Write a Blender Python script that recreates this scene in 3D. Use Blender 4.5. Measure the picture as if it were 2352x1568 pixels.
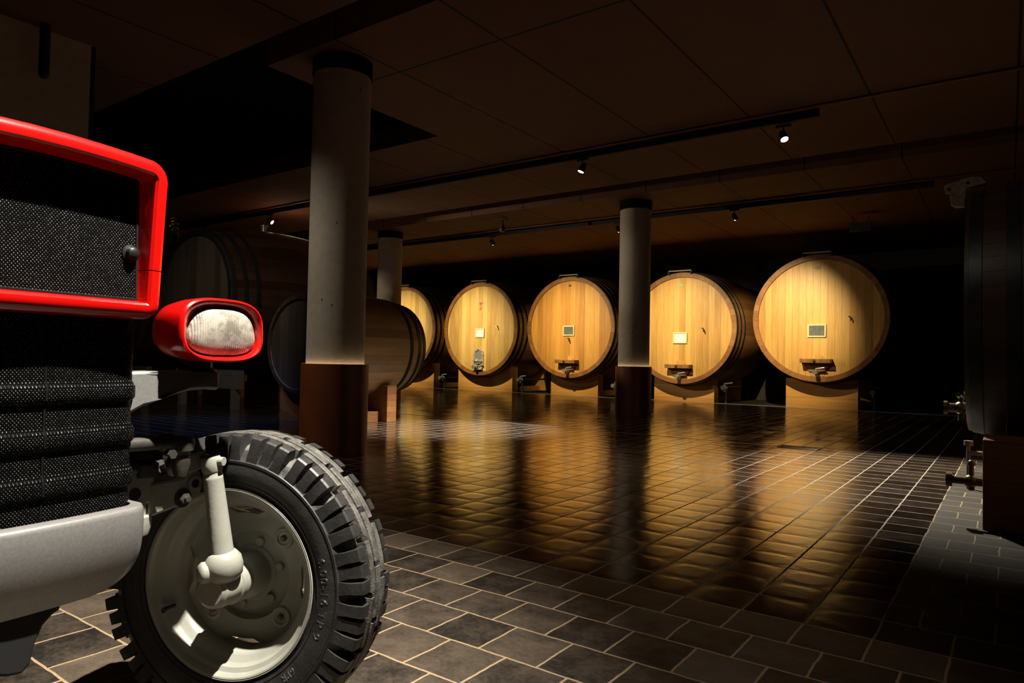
import bpy, bmesh, math, random
from mathutils import Vector, Matrix
random.seed(7)
PI=math.pi
for o in list(bpy.data.objects): bpy.data.objects.remove(o)
scn=bpy.context.scene
col=scn.collection
# ------------------------------------------------------------ camera
cam=bpy.data.cameras.new('camera'); cam.sensor_width=36.0; cam.lens=1582.6/2352*36.0; cam.clip_start=0.05; cam.clip_end=100
camo=bpy.data.objects.new('camera',cam); col.objects.link(camo)
yaw,pitch,roll=.6245,.02696,.01968
fw=Vector((-math.sin(yaw)*math.cos(pitch),math.cos(yaw)*math.cos(pitch),math.sin(pitch)))
rt=Vector((math.cos(yaw),math.sin(yaw),0)); up=rt.cross(fw)
r2=math.cos(roll)*rt+math.sin(roll)*up; u2=-math.sin(roll)*rt+math.cos(roll)*up
M=Matrix(((r2.x,u2.x,-fw.x,0),(r2.y,u2.y,-fw.y,0),(r2.z,u2.z,-fw.z,1.0),(0,0,0,1)))
camo.matrix_world=M
scn.camera=camo
# ------------------------------------------------------------ view and world
scn.view_settings.view_transform='Standard'; scn.view_settings.look='None'
scn.view_settings.exposure=0.0; scn.view_settings.gamma=1.0; scn.view_settings.use_curve_mapping=False
w=bpy.data.worlds.new('world'); scn.world=w; w.use_nodes=True
w.node_tree.nodes['Background'].inputs[0].default_value=(0,0,0,1)
w.node_tree.nodes['Background'].inputs[1].default_value=0
# ------------------------------------------------------------ lights
def spot(name,loc,target,watt,color,angle,blend=.3,size=.03):
    l=bpy.data.lights.new(name,'SPOT'); l.energy=watt; l.color=color; l.spot_size=math.radians(angle); l.spot_blend=blend; l.shadow_soft_size=size
    o=bpy.data.objects.new(name,l); col.objects.link(o); o.location=loc
    d=Vector(target)-Vector(loc); o.rotation_euler=d.to_track_quat('-Z','Y').to_euler()
    return o
NEUT=(1,.93,.82); WARM=(1,.80,.42)
LT=(-.332,1.065,3.93)
spot('tractor_spot_light',LT,(-2.35,.85,.3),2150,NEUT,56,.85,.03)
spot('tractor_spot_light',LT,(-1.7,1.3,.0),110,NEUT,70,1,.03)  # weak wide fill added at the same point as the tractor lamp
TRACK1=[(-12.75,8.8,3.86,(-11.0,9.7,2.5)),(-5.12,8.8,3.86,(-6.4,7.7,0)),(-2.28,8.87,3.86,(-.75,7.3,0))]
for i,(x,y,z,t) in enumerate(TRACK1):
    d=(Vector(t)-Vector((x,y,z))).normalized()
    spot('track_lamp_light',Vector((x,y,z))+d*.085,t,(650,5200,4000)[i],((1,.82,.58),NEUT,(1,.92,.76))[i],(104,46,58)[i],.9,.03)
# casks row, lamps on the far track, each washing one head:  (lamp x, aim x, aim z, watt, cone)
FAR=[(-17.3,-17.05,1.95,1600,44),(-13.8,-13.75,1.95,1600,44),(-10.2,-10.3,1.95,1450,47),(-6.8,-6.98,1.9,1500,47),(-4.3,-4.35,2.0,1750,42)]
for lx,ax,az,wt,cn in FAR:
    spot('cask_wash_light',(lx,13.25,3.78),(ax,17.0,az),wt*1.0,WARM,cn+6,1.0,.03)
spot('left_floor_light',(-9.6,4.6,4.3),(-9.6,5.2,0),330,(.16,.30,1),52,.8,.05)
spot('added_column_light',(-8.9,8.8,3.9),(-5.9,12.1,2.7),65,(1,.88,.64),24,.9,.03)  # added lamp without a fixture, lifts the left side of the middle column
spot('added_column_light',(-13.6,8.9,3.9),(-12.42,12.0,2.0),110,(1,.82,.55),34,.9,.03)  # another added lamp, brightens the far left column alone
spot('left_cask_light',(-8.7,3.3,4.0),(-10.9,6.8,1.4),170,(1,.88,.70),70,.9,.05)
spot('column_light',(-7.0,1.3,3.9),(-5.95,4.7,1.1),190,(1,.9,.74),52,.9,.05)
spot('right_cask_light',(-1.6,2.8,3.9),(.3,5.9,1.6),26,(1,.86,.66),50,.9,.05)

# ------------------------------------------------------------ materials
def mat(name):
    m=bpy.data.materials.new(name); m.use_nodes=True; nt=m.node_tree
    return m,nt,nt.nodes,nt.links,nt.nodes['Principled BSDF']
def simple(name,colr,rough=.5,metal=0,noise=0,nscale=20,bump=0,bscale=60,coat=0,spec=.5):
    m,nt,N,L,b=mat(name)
    b.inputs['Base Color'].default_value=(*colr,1); b.inputs['Roughness'].default_value=rough; b.inputs['Metallic'].default_value=metal
    b.inputs['Coat Weight'].default_value=coat; b.inputs['Specular IOR Level'].default_value=spec
    tc=N.new('ShaderNodeTexCoord')
    if noise:
        n=N.new('ShaderNodeTexNoise'); n.inputs['Scale'].default_value=nscale; n.inputs['Detail'].default_value=6
        L.new(tc.outputs['Object'],n.inputs['Vector'])
        r=N.new('ShaderNodeMapRange'); r.inputs[1].default_value=.3; r.inputs[2].default_value=.7; r.inputs[3].default_value=1-noise; r.inputs[4].default_value=1+noise
        L.new(n.outputs['Fac'],r.inputs[0])
        mx=N.new('ShaderNodeMix'); mx.data_type='RGBA'; mx.blend_type='MULTIPLY'; mx.inputs[0].default_value=1
        mx.inputs[6].default_value=(*colr,1); L.new(r.outputs[0],mx.inputs[7]); L.new(mx.outputs[2],b.inputs['Base Color'])
    if bump:
        n=N.new('ShaderNodeTexNoise'); n.inputs['Scale'].default_value=bscale; n.inputs['Detail'].default_value=4
        L.new(tc.outputs['Object'],n.inputs['Vector'])
        bp=N.new('ShaderNodeBump'); bp.inputs['Strength'].default_value=bump; bp.inputs['Distance'].default_value=.01
        L.new(n.outputs['Fac'],bp.inputs['Height']); L.new(bp.outputs[0],b.inputs['Normal'])
    return m
class NB:
    """small node-maths helper"""
    def __init__(s,nt): s.nt=nt; s.N=nt.nodes; s.L=nt.links
    def m(s,op,a,b=None,c=None,clamp=False):
        n=s.N.new('ShaderNodeMath'); n.operation=op; n.use_clamp=clamp
        for i,v in enumerate((a,b,c)):
            if v is None: continue
            if hasattr(v,'is_linked') or hasattr(v,'links'): s.L.new(v,n.inputs[i])
            else: n.inputs[i].default_value=v
        return n.outputs[0]
    def rng(s,v,a,b,c=0,d=1):
        n=s.N.new('ShaderNodeMapRange'); n.interpolation_type='SMOOTHSTEP'
        s.L.new(v,n.inputs[0]); n.inputs[1].default_value=a; n.inputs[2].default_value=b; n.inputs[3].default_value=c; n.inputs[4].default_value=d
        return n.outputs[0]
    def xyz(s,which='Object'):
        tc=s.N.new('ShaderNodeTexCoord'); sp=s.N.new('ShaderNodeSeparateXYZ'); s.L.new(tc.outputs[which],sp.inputs[0]); return tc.outputs[which],sp.outputs
    def comb(s,x,y,z=0):
        n=s.N.new('ShaderNodeCombineXYZ')
        for i,v in enumerate((x,y,z)):
            if hasattr(v,'links'): s.L.new(v,n.inputs[i])
            else: n.inputs[i].default_value=v
        return n.outputs[0]
    def white(s,v):
        n=s.N.new('ShaderNodeTexWhiteNoise'); n.noise_dimensions='3D'; s.L.new(v,n.inputs['Vector']); return n.outputs['Value'],n.outputs['Color']
    def noise(s,v,scale,detail=4,rough=.5):
        n=s.N.new('ShaderNodeTexNoise'); n.inputs['Scale'].default_value=scale; n.inputs['Detail'].default_value=detail; n.inputs['Roughness'].default_value=rough
        s.L.new(v,n.inputs['Vector']); return n.outputs['Fac']
    def mix(s,f,a,b,blend='MIX'):
        n=s.N.new('ShaderNodeMix'); n.data_type='RGBA'; n.blend_type=blend
        if hasattr(f,'links'): s.L.new(f,n.inputs[0])
        else: n.inputs[0].default_value=f
        for i,v in ((6,a),(7,b)):
            if hasattr(v,'links'): s.L.new(v,n.inputs[i])
            else: n.inputs[i].default_value=(*v,1)
        return n.outputs[2]
    def mapping(s,v,scale):
        n=s.N.new('ShaderNodeMapping'); n.inputs['Scale'].default_value=scale; s.L.new(v,n.inputs['Vector']); return n.outputs[0]
    def bump(s,h,strength,dist):
        n=s.N.new('ShaderNodeBump'); n.inputs['Strength'].default_value=strength; n.inputs['Distance'].default_value=dist; s.L.new(h,n.inputs['Height']); return n.outputs[0]
TP=.2412
def tile_mat(name,bond,swap,x0,y0,py,tile_a,tile_b,grout,rough,groutw,pillow,seed=0,wet=False):
    m,nt,N,L,b=mat(name); g=NB(nt); v,xyz=g.xyz()
    X,Y=(xyz[1],xyz[0]) if swap else (xyz[0],xyz[1])
    vv=g.m('DIVIDE',g.m('SUBTRACT',Y,y0),py); row=g.m('FLOOR',vv); fv=g.m('SUBTRACT',vv,row)
    off=g.m('MULTIPLY',g.m('MODULO',g.m('ABSOLUTE',row),2.0),.5) if bond else 0.0
    # wandering joints
    wob=g.m('MULTIPLY',g.m('SUBTRACT',g.noise(v,9,2),.5),.05)
    uu=g.m('ADD',g.m('ADD',g.m('DIVIDE',g.m('SUBTRACT',X,x0),TP),off),wob); cl=g.m('FLOOR',uu); fu=g.m('SUBTRACT',uu,cl)
    vv2=g.m('ADD',vv,wob); fv=g.m('FRACT',vv2); row=g.m('FLOOR',vv2)
    du=g.m('SUBTRACT',.5,g.m('ABSOLUTE',g.m('SUBTRACT',fu,.5))); dv=g.m('SUBTRACT',.5,g.m('ABSOLUTE',g.m('SUBTRACT',fv,.5)))
    d=g.m('MINIMUM',du,dv)
    edge=g.m('ADD',d,g.m('MULTIPLY',g.m('SUBTRACT',g.noise(v,60,3),.5),.012))
    tmask=g.rng(edge,groutw*.75,groutw*1.25)
    idv=g.comb(cl,row,seed); rv,rc=g.white(idv)
    rs=N.new('ShaderNodeSeparateColor'); L.new(rc,rs.inputs[0])
    n1=g.noise(v,7,8,.65); n2=g.noise(v,55,6,.75)
    tone=g.m('ADD',g.m('ADD',g.m('MULTIPLY',g.m('POWER',rv,1.6),.8),g.m('MULTIPLY',g.m('SUBTRACT',n2,.5),1.1)),g.m('MULTIPLY',g.m('SUBTRACT',n1,.42),1.7),clamp=True)
    base=g.mix(tone,tile_a,tile_b)
    sp=g.rng(n2,.62,.75,0,.35); base=g.mix(sp,base,(.11,.105,.1) if not wet else (.05,.04,.03))
    gcol=g.mix(g.noise(v,40,4),grout,tuple(c*.75 for c in grout))
    c=g.mix(tmask,gcol,base); L.new(c,b.inputs['Base Color'])
    ro=g.m('ADD',rough,g.m('MULTIPLY',g.m('SUBTRACT',n1,.5),.25 if not wet else .16))
    ro=g.m('ADD',ro,g.m('MULTIPLY',g.m('SUBTRACT',rs.outputs[0],.5),.10)) 
    fin=g.m('ADD',g.m('MULTIPLY',ro,tmask),g.m('MULTIPLY',g.m('SUBTRACT',1.0,tmask),.85),clamp=True)
    L.new(fin,b.inputs['Roughness'])
    # height: flat tile that falls off toward the joints, a slight tilt of its own, fine grain
    au=g.m('ABSOLUTE',g.m('SUBTRACT',g.m('MULTIPLY',fu,2.0),1.0)); av=g.m('ABSOLUTE',g.m('SUBTRACT',g.m('MULTIPLY',fv,2.0),1.0))
    q=g.m('POWER',g.m('ADD',g.m('POWER',au,3.0),g.m('POWER',av,3.0)),.3333)
    pil=g.m('MULTIPLY',g.rng(q,.55,1.0,1,0),pillow)
    tx=g.m('MULTIPLY',g.m('SUBTRACT',rs.outputs[1],.5),g.m('SUBTRACT',fu,.5)); ty=g.m('MULTIPLY',g.m('SUBTRACT',rs.outputs[2],.5),g.m('SUBTRACT',fv,.5))
    h=g.m('ADD',pil,g.m('MULTIPLY',g.m('ADD',tx,ty),.0006 if wet else .0015))
    h=g.m('ADD',h,g.m('MULTIPLY',g.noise(v,26,4),.0003 if wet else .0012)); h=g.m('ADD',h,g.m('MULTIPLY',n2,.0003 if wet else .0006))
    h=g.m('ADD',h,g.m('MULTIPLY',tmask,.002))
    L.new(g.bump(h,1.0,1.0),b.inputs['Normal'])
    b.inputs['Specular IOR Level'].default_value=.85 if wet else (.5 if seed==2 else .12)
    return m
M_tile=tile_mat('dark_glazed_tiles',False,False,-.402,2.866,.2425,(.012,.008,.006),(.036,.026,.018),(.17,.13,.085),.12,.019,.0007,1,True)
M_border=tile_mat('grey_stone_tiles',True,False,-.527,2.866,.2410,(.013,.0105,.008),(.115,.084,.056),(.42,.30,.17),.60,.019,.0012,2)
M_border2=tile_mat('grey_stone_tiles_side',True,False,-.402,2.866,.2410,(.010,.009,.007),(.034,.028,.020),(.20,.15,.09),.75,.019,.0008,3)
def concrete(name,c,pits=.3,joint=None,rough=.8):
    m,nt,N,L,b=mat(name); g=NB(nt); v,xyz=g.xyz()
    n1=g.noise(v,1.6,6); n2=g.noise(v,14,6); 
    f=g.m('ADD',g.m('MULTIPLY',n1,.7),g.m('MULTIPLY',n2,.5))
    base=g.mix(g.m('SUBTRACT',f,.25,clamp=True),tuple(x*.65 for x in c),tuple(min(1,x*1.3) for x in c))
    vo=N.new('ShaderNodeTexVoronoi'); vo.inputs['Scale'].default_value=9; L.new(g.mapping(v,(1,1,.6)),vo.inputs['Vector'])
    vs=N.new('ShaderNodeSeparateColor'); L.new(vo.outputs['Color'],vs.inputs[0])
    pit=g.m('MULTIPLY',g.rng(vo.outputs['Distance'],.05,.1,1,0),g.rng(vs.outputs[0],1-pits,1-pits+.02))
    base=g.mix(pit,base,(.02,.017,.013))
    h=g.m('MULTIPLY',n2,.002)
    if joint:
        lines=joint(g,xyz); base=g.mix(lines,base,(.008,.006,.005)); h=g.m('SUBTRACT',h,g.m('MULTIPLY',lines,.01))
    L.new(base,b.inputs['Base Color']); b.inputs['Roughness'].default_value=rough
    L.new(g.bump(h,.6,1),b.inputs['Normal']); return m
M_col=concrete('column_concrete',(.46,.40,.32),.35)
def ceil_joint(g,xyz):
    u=g.m('DIVIDE',g.m('ADD',xyz[0],1.27),1.36); f=g.m('ABSOLUTE',g.m('SUBTRACT',g.m('FRACT',g.m('ADD',u,.5)),.5))
    a=g.rng(f,.006,.012,1,0)
    k=g.rng(g.m('ABSOLUTE',g.m('SUBTRACT',xyz[1],5.25)),.010,.018,1,0)
    return g.m('MAXIMUM',a,k)
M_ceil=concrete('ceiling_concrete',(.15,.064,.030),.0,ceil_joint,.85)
def wall_joint(g,xyz):
    u=g.m('DIVIDE',g.m('SUBTRACT',xyz[1],1.6),1.5); f=g.m('ABSOLUTE',g.m('SUBTRACT',g.m('FRACT',g.m('ADD',u,.5)),.5))
    v=g.m('DIVIDE',g.m('SUBTRACT',xyz[2],3.02),1.25); f2=g.m('ABSOLUTE',g.m('SUBTRACT',g.m('FRACT',g.m('ADD',v,.5)),.5))
    return g.m('MAXIMUM',g.rng(f,.012,.02,1,0),g.rng(f2,.008,.016,1,0))
M_wall=concrete('wall_concrete',(.45,.37,.25),.1,wall_joint)
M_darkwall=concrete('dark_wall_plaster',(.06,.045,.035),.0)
M_black=simple('matte_black',(.006,.006,.006),.7)
M_slot=simple('dark_slot_paint',(.004,.0035,.003),.9,spec=.1)
M_cladding=simple('brown_column_cladding',(.17,.042,.010),.42,0,.15,4,.05,30)
M_red=simple('red_enamel',(.50,.004,.003),.22,0,.03,3,.015,220,coat=.4)
M_silver=simple('silver_grey_paint',(.22,.215,.205),.36,.35,.10,160,.04,400)
M_grey=simple('light_grey_paint',(.31,.31,.265),.33,0,.06,18,.05,90)
M_greydk=simple('old_dark_steel',(.055,.05,.042),.5,.3,.2,30,.1,60)
M_rubber=simple('black_rubber',(.022,.021,.020),.50,0,.35,26,.10,120)
M_rubw=simple('worn_rubber_tread',(.085,.08,.07),.6,0,.6,34,.25,160)
M_rubtext=simple('rubber_lettering',(.045,.044,.042),.4)
M_blackpl=simple('black_plastic',(.010,.010,.010),.35)
M_chrome=simple('chrome',(.78,.78,.76),.2,.75)
M_steel=simple('brushed_steel',(.62,.61,.58),.32,.6)
M_brass=simple('old_brass',(.11,.085,.035),.35,.9,.2,30)
M_slate=simple('grey_slate_board',(.11,.12,.13),.7,0,.25,12)
M_paper=simple('white_paper',(.85,.87,.88),.6)
M_cream=simple('cream_frame_wood',(.72,.60,.34),.6)
M_hoop=simple('dark_iron_hoop',(.028,.032,.036),.42,.5,.3,12)
M_pink=simple('pink_ink',(.62,.10,.26),.6)
M_brown=simple('brown_ink',(.10,.04,.015),.6)
M_badge=simple('green_metal_badge',(.05,.07,.03),.4,.3)
M_badge2=simple('pale_green_badge',(.30,.42,.28),.4,.2)
M_bolt=simple('rusty_bolt',(.16,.12,.09),.6,.3,.2,60)
M_stone=simple('light_kerb_stone',(.42,.39,.34),.35,0,.3,9)
M_dkwood=simple('weathered_tan_metal',(.16,.12,.07),.6,0,.4,30)
M_gravel=simple('dark_ground',(.010,.009,.008),.9)
def wood(name,light,dark,axis,pw,rough=.45,seed=0,grain=(34,34,2.2)):
    m,nt,N,L,b=mat(name); g=NB(nt); v,xyz=g.xyz()
    oi=N.new('ShaderNodeObjectInfo')
    sh=g.m('MULTIPLY',oi.outputs['Random'],37.0)
    if axis=='ANG':
        a=g.m('ARCTAN2',xyz[2],xyz[0]); u=g.m('MULTIPLY',a,pw)
    else: u=g.m('DIVIDE',xyz[axis],pw)
    u=g.m('ADD',u,sh) if axis!='ANG' else u
    cl=g.m('FLOOR',u); fr=g.m('SUBTRACT',u,cl)
    rv,rc=g.white(g.comb(cl,seed,g.m('FLOOR',sh)))
    ve=N.new('ShaderNodeVectorMath'); ve.operation='ADD'; L.new(v,ve.inputs[0]); L.new(rc,ve.inputs[1])
    gr=g.noise(g.mapping(ve.outputs[0],grain),1.0,5,.6); big=g.noise(g.mapping(ve.outputs[0],tuple(x*.16 for x in grain)),1.0,3)
    t=g.m('ADD',g.m('ADD',g.m('MULTIPLY',rv,.70),g.m('MULTIPLY',g.m('SUBTRACT',gr,.5),1.1)),g.m('ADD',g.m('MULTIPLY',g.m('SUBTRACT',big,.5),1.1),.2),clamp=True)
    c=g.mix(t,dark,light)
    e=g.m('MINIMUM',fr,g.m('SUBTRACT',1.0,fr)); ln=g.rng(e,.008,.022,1,0)
    c=g.mix(g.m('MULTIPLY',ln,.6),c,tuple(x*.35 for x in dark))
    L.new(c,b.inputs['Base Color']); b.inputs['Roughness'].default_value=rough
    L.new(g.bump(g.m('SUBTRACT',g.m('MULTIPLY',gr,.0006),g.m('MULTIPLY',ln,.0012)),1,1),b.inputs['Normal'])
    return m
M_head=wood('oak_head_planks',(.70,.41,.115),(.38,.19,.04),0,.155)
M_head2=wood('paler_oak_head_planks',(.74,.50,.18),(.36,.21,.06),0,.17)
M_head3=wood('orange_oak_head_planks',(.68,.345,.078),(.38,.165,.03),0,.16)
M_stave=wood('oak_staves',(.40,.185,.055),(.20,.078,.02),'ANG',9.0,.5,2,(6,2,6))
M_rim=wood('oak_stave_ends',(.34,.15,.045),(.19,.075,.02),'ANG',9.0,.5,3,(20,20,20))
M_beam=wood('cradle_timber',(.80,.42,.11),(.55,.25,.055),2,.35,.5,4,(2,20,30))
M_dkhead=wood('dark_aged_head_planks',(.11,.085,.06),(.045,.033,.023),0,.20,.6,5)
M_dkstave=wood('dark_aged_staves',(.075,.035,.02),(.03,.013,.008),'ANG',9.0,.45,6,(6,2,6))
M_smstave=wood('tan_aged_staves',(.46,.26,.10),(.22,.115,.042),'ANG',6.0,.5,7,(8,2,8))
M_dkrim=wood('dark_stave_ends',(.10,.07,.05),(.04,.03,.02),'ANG',9.0,.5,8,(20,20,20))
def emis(name,c,s):
    m,nt,N,L,b=mat(name); b.inputs['Base Color'].default_value=(0,0,0,1); b.inputs['Emission Color'].default_value=(*c,1); b.inputs['Emission Strength'].default_value=s; return m
M_glow=emis('lamp_glow',(1,.96,.9),14)
M_ring=emis('warm_ring_glow',(1,.78,.45),16)
def glassm(name,c,rough,tr):
    m,nt,N,L,b=mat(name); b.inputs['Base Color'].default_value=(*c,1); b.inputs['Roughness'].default_value=rough; b.inputs['Transmission Weight'].default_value=tr; b.inputs['IOR'].default_value=1.45; return m
M_glass=glassm('clear_glass',(.95,.95,.93),.04,.95)
def lens_mat():
    m,nt,N,L,b=mat('dusty_fluted_glass'); g=NB(nt); v,xyz=g.xyz()
    n=g.noise(v,22,6,.6); n2=g.noise(v,190,4,.7)
    dx=g.m('SUBTRACT',xyz[1],.362); dz=g.m('SUBTRACT',xyz[2],1.032)
    fl=g.m('SINE',g.m('MULTIPLY',xyz[1],2*PI/.0062))
    dirt=g.rng(g.m('ADD',n,g.m('MULTIPLY',n2,.35)),.56,.82,0,1)
    c=g.mix(g.m('ADD',g.m('MULTIPLY',n2,.5),g.m('MULTIPLY',fl,.09)),(.36,.33,.27),(.60,.57,.50)); c=g.mix(g.m('MULTIPLY',dirt,.75),c,(.13,.115,.09))
    L.new(c,b.inputs['Base Color']); b.inputs['Roughness'].default_value=.2; b.inputs['Transmission Weight'].default_value=.0
    L.new(g.bump(g.m('ADD',g.m('MULTIPLY',fl,.0007),g.m('MULTIPLY',n2,.0004)),1,1),b.inputs['Normal'])
    return m
M_lens=lens_mat()
def mesh_mat():
    m,nt,N,L,b=mat('perforated_grille_sheet'); g=NB(nt)
    tc=N.new('ShaderNodeTexCoord'); sp=N.new('ShaderNodeSeparateXYZ'); L.new(tc.outputs['UV'],sp.inputs[0])
    v=g.m('DIVIDE',sp.outputs[1],.0040); row=g.m('FLOOR',v); fv=g.m('SUBTRACT',g.m('SUBTRACT',v,row),.5)
    off=g.m('MULTIPLY',g.m('MODULO',g.m('ABSOLUTE',row),2.0),.5)
    u=g.m('ADD',g.m('DIVIDE',sp.outputs[0],.0066),off); cl=g.m('FLOOR',u); fu=g.m('SUBTRACT',g.m('SUBTRACT',u,cl),.5)
    d=g.m('SQRT',g.m('ADD',g.m('MULTIPLY',g.m('MULTIPLY',fu,fu),2.4),g.m('MULTIPLY',fv,fv)))
    rv,rc=g.white(g.comb(cl,row,1)); 
    k=g.m('MULTIPLY',g.rng(d,.10,.24,1,0),g.m('ADD',.06,g.m('MULTIPLY',g.m('MULTIPLY',rv,rv),1.2)))
    k=g.m('MULTIPLY',k,g.rng(g.noise(tc.outputs['UV'],14,3),.25,.65,.35,1))
    c=g.mix(k,(.002,.002,.002),(.58,.56,.52)); L.new(c,b.inputs['Base Color'])  # pale dots are glints on the sheet, put into its colour
    L.new(g.m('MULTIPLY',k,.9,clamp=True),b.inputs['Metallic']); b.inputs['Roughness'].default_value=.36; L.new(g.m('ADD',g.m('MULTIPLY',k,.5),.04),b.inputs['Specular IOR Level'])
    L.new(g.bump(g.m('MULTIPLY',g.rng(d,.1,.5,1,0),.0008),1,1),b.inputs['Normal'])
    return m
M_mesh=mesh_mat()

# ------------------------------------------------------------ geometry helpers
def finish(bm,name,m,parent=None,smooth=True,ang=32,bevel=0,kind=None,uvf=None):
    bmesh.ops.remove_doubles(bm,verts=bm.verts,dist=1e-5)
    bmesh.ops.recalc_face_normals(bm,faces=bm.faces)
    me=bpy.data.meshes.new(name); 
    if smooth:
        ca=math.radians(ang)
        for e in bm.edges:
            if len(e.link_faces)==2:
                try: e.smooth = e.calc_face_angle()<ca
                except Exception: e.smooth=True
        for f in bm.faces: f.smooth=True
    if uvf:
        ul=bm.loops.layers.uv.new('UVMap')
        for f in bm.faces:
            for l in f.loops: l[ul].uv=uvf(l.vert)
    bm.to_mesh(me); bm.free(); me.materials.append(m)
    o=bpy.data.objects.new(name,me); col.objects.link(o)
    if parent is not None: o.parent=parent
    if bevel:
        b=o.modifiers.new('bevel','BEVEL'); b.width=bevel; b.segments=2; b.limit_method='ANGLE'; b.angle_limit=math.radians(35); b.harden_normals=False
    return o
def tag(o,label=None,cat=None,group=None,kind=None):
    if label: o['label']=label
    if cat: o['category']=cat
    if group: o['group']=group
    if kind: o['kind']=kind
    return o
def empty(name,loc,rz=0):
    o=bpy.data.objects.new(name,None); col.objects.link(o); o.location=loc; o.rotation_euler=(0,0,rz); o.empty_display_size=.1; return o
def B(): return bmesh.new()
def box(bm,x0,x1,y0,y1,z0,z1,mtx=None):
    vs=[bm.verts.new((x,y,z)) for x in (x0,x1) for y in (y0,y1) for z in (z0,z1)]
    for f in ((0,1,3,2),(4,6,7,5),(0,4,5,1),(2,3,7,6),(0,2,6,4),(1,5,7,3)): bm.faces.new([vs[i] for i in f])
    if mtx is not None:
        for v in vs: v.co=mtx@v.co
    return vs
def frame(ax):
    ax=Vector(ax).normalized(); t=Vector((0,0,1)) if abs(ax.z)<.9 else Vector((1,0,0))
    e1=ax.cross(t).normalized(); e2=e1.cross(ax).normalized(); return e1,e2,ax
def lathe(bm,prof,C,ax,n=48,closed=False,e=None,caps=True):
    """prof: list of (r,s)"""
    e1,e2,a=e if e else frame(ax); C=Vector(C); rings=[]
    for r,s in prof:
        if r<1e-6: rings.append([bm.verts.new(C+a*s)])
        else: rings.append([bm.verts.new(C+a*s+(e1*math.cos(2*PI*k/n)+e2*math.sin(2*PI*k/n))*r) for k in range(n)])
    m=len(rings)
    for i in range(m if closed else m-1):
        A,Bq=rings[i],rings[(i+1)%m]
        for k in range(n):
            k2=(k+1)%n
            if len(A)==1 and len(Bq)==1: continue
            if len(A)==1: bm.faces.new((A[0],Bq[k2],Bq[k]))
            elif len(Bq)==1: bm.faces.new((A[k],A[k2],Bq[0]))
            else: bm.faces.new((A[k],A[k2],Bq[k2],Bq[k]))
    if caps and not closed:
        for R in (rings[0],rings[-1]):
            if len(R)>2: bm.faces.new(R)
def cyl(bm,p0,p1,r0,r1=None,n=24):
    r1=r0 if r1 is None else r1; p0=Vector(p0);p1=Vector(p1); d=p1-p0
    lathe(bm,[(r0,0),(r1,d.length)],p0,d,n)
def ball(bm,c,r,n=24,sz=1):
    lathe(bm,[(0 if i in (0,12) else r*math.sin(PI*i/12),-r*sz*math.cos(PI*i/12)) for i in range(13)],c,(0,0,1),n)
def tube(bm,pts,r,n=12):
    pts=[Vector(p) for p in pts]; rings=[]
    for i,p in enumerate(pts):
        d=(pts[min(i+1,len(pts)-1)]-pts[max(i-1,0)]).normalized(); e1,e2,_=frame(d)
        if rings and (e1.dot(last)<0): e1,e2=-e1,-e2
        last=e1
        rings.append([bm.verts.new(p+(e1*math.cos(2*PI*k/n)+e2*math.sin(2*PI*k/n))*(r if not isinstance(r,(list,tuple)) else r[i])) for k in range(n)])
    for A,Bq in zip(rings,rings[1:]):
        for k in range(n): bm.faces.new((A[k],A[(k+1)%n],Bq[(k+1)%n],Bq[k]))
    bm.faces.new(rings[0]); bm.faces.new(rings[-1])
def loft(bm,rings,closed_ring=True,caps=True):
    R=[[bm.verts.new(p) for p in r] for r in rings]
    for A,Bq in zip(R,R[1:]):
        n=len(A)
        for k in range(n if closed_ring else n-1): bm.faces.new((A[k],A[(k+1)%n],Bq[(k+1)%n],Bq[k]))
    if caps: bm.faces.new(R[0]); bm.faces.new(R[-1])
    return R
def prism(bm,outline,f0,f1):
    """outline list of 2d points; f0,f1 map (u,v)->3d for the two faces"""
    a=[bm.verts.new(f0(*p)) for p in outline]; b=[bm.verts.new(f1(*p)) for p in outline]; n=len(a)
    for k in range(n): bm.faces.new((a[k],a[(k+1)%n],b[(k+1)%n],b[k]))
    bm.faces.new(a); bm.faces.new(b)
def fanface(bm,vs):
    bm.faces.new(vs)

# ------------------------------------------------------------ setting: floors
def slab(name,x0,x1,y0,y1,z0,z1,m):
    bm=B(); box(bm,x0,x1,y0,y1,z0,z1); o=finish(bm,name,m,smooth=False); o['kind']='structure'; return o
slab('floor',-24,-.402,2.866,17.42,-.2,0,M_tile)
slab('floor',-24,8,-5,2.866,-.2,0,M_border)
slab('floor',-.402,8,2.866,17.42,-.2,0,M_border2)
slab('floor',-24,8,17.42,21,-.25,-.03,M_gravel)
slab('trim_1',-24,8,17.40,17.47,-.19,.004,M_stone)
# expansion strip and its floor plate
slab('trim_2',-11.5,-2.3,8.86,8.885,-.05,.003,M_steel)
bm=B(); box(bm,-2.30,-1.84,8.76,9.04,.0,.006)
o=finish(bm,'floor_plate',M_dkwood,smooth=False,bevel=.002); tag(o,'pale metal access plate set in the glazed tile floor','floor plate')
for i in range(4):
    for j in range(2):
        bm=B(); cyl(bm,(-2.24+i*.115,8.83+j*.12,.0062),(-2.24+i*.115,8.83+j*.12,.0066),.014,n=12); finish(bm,'screw_hole',M_black,o)
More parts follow.
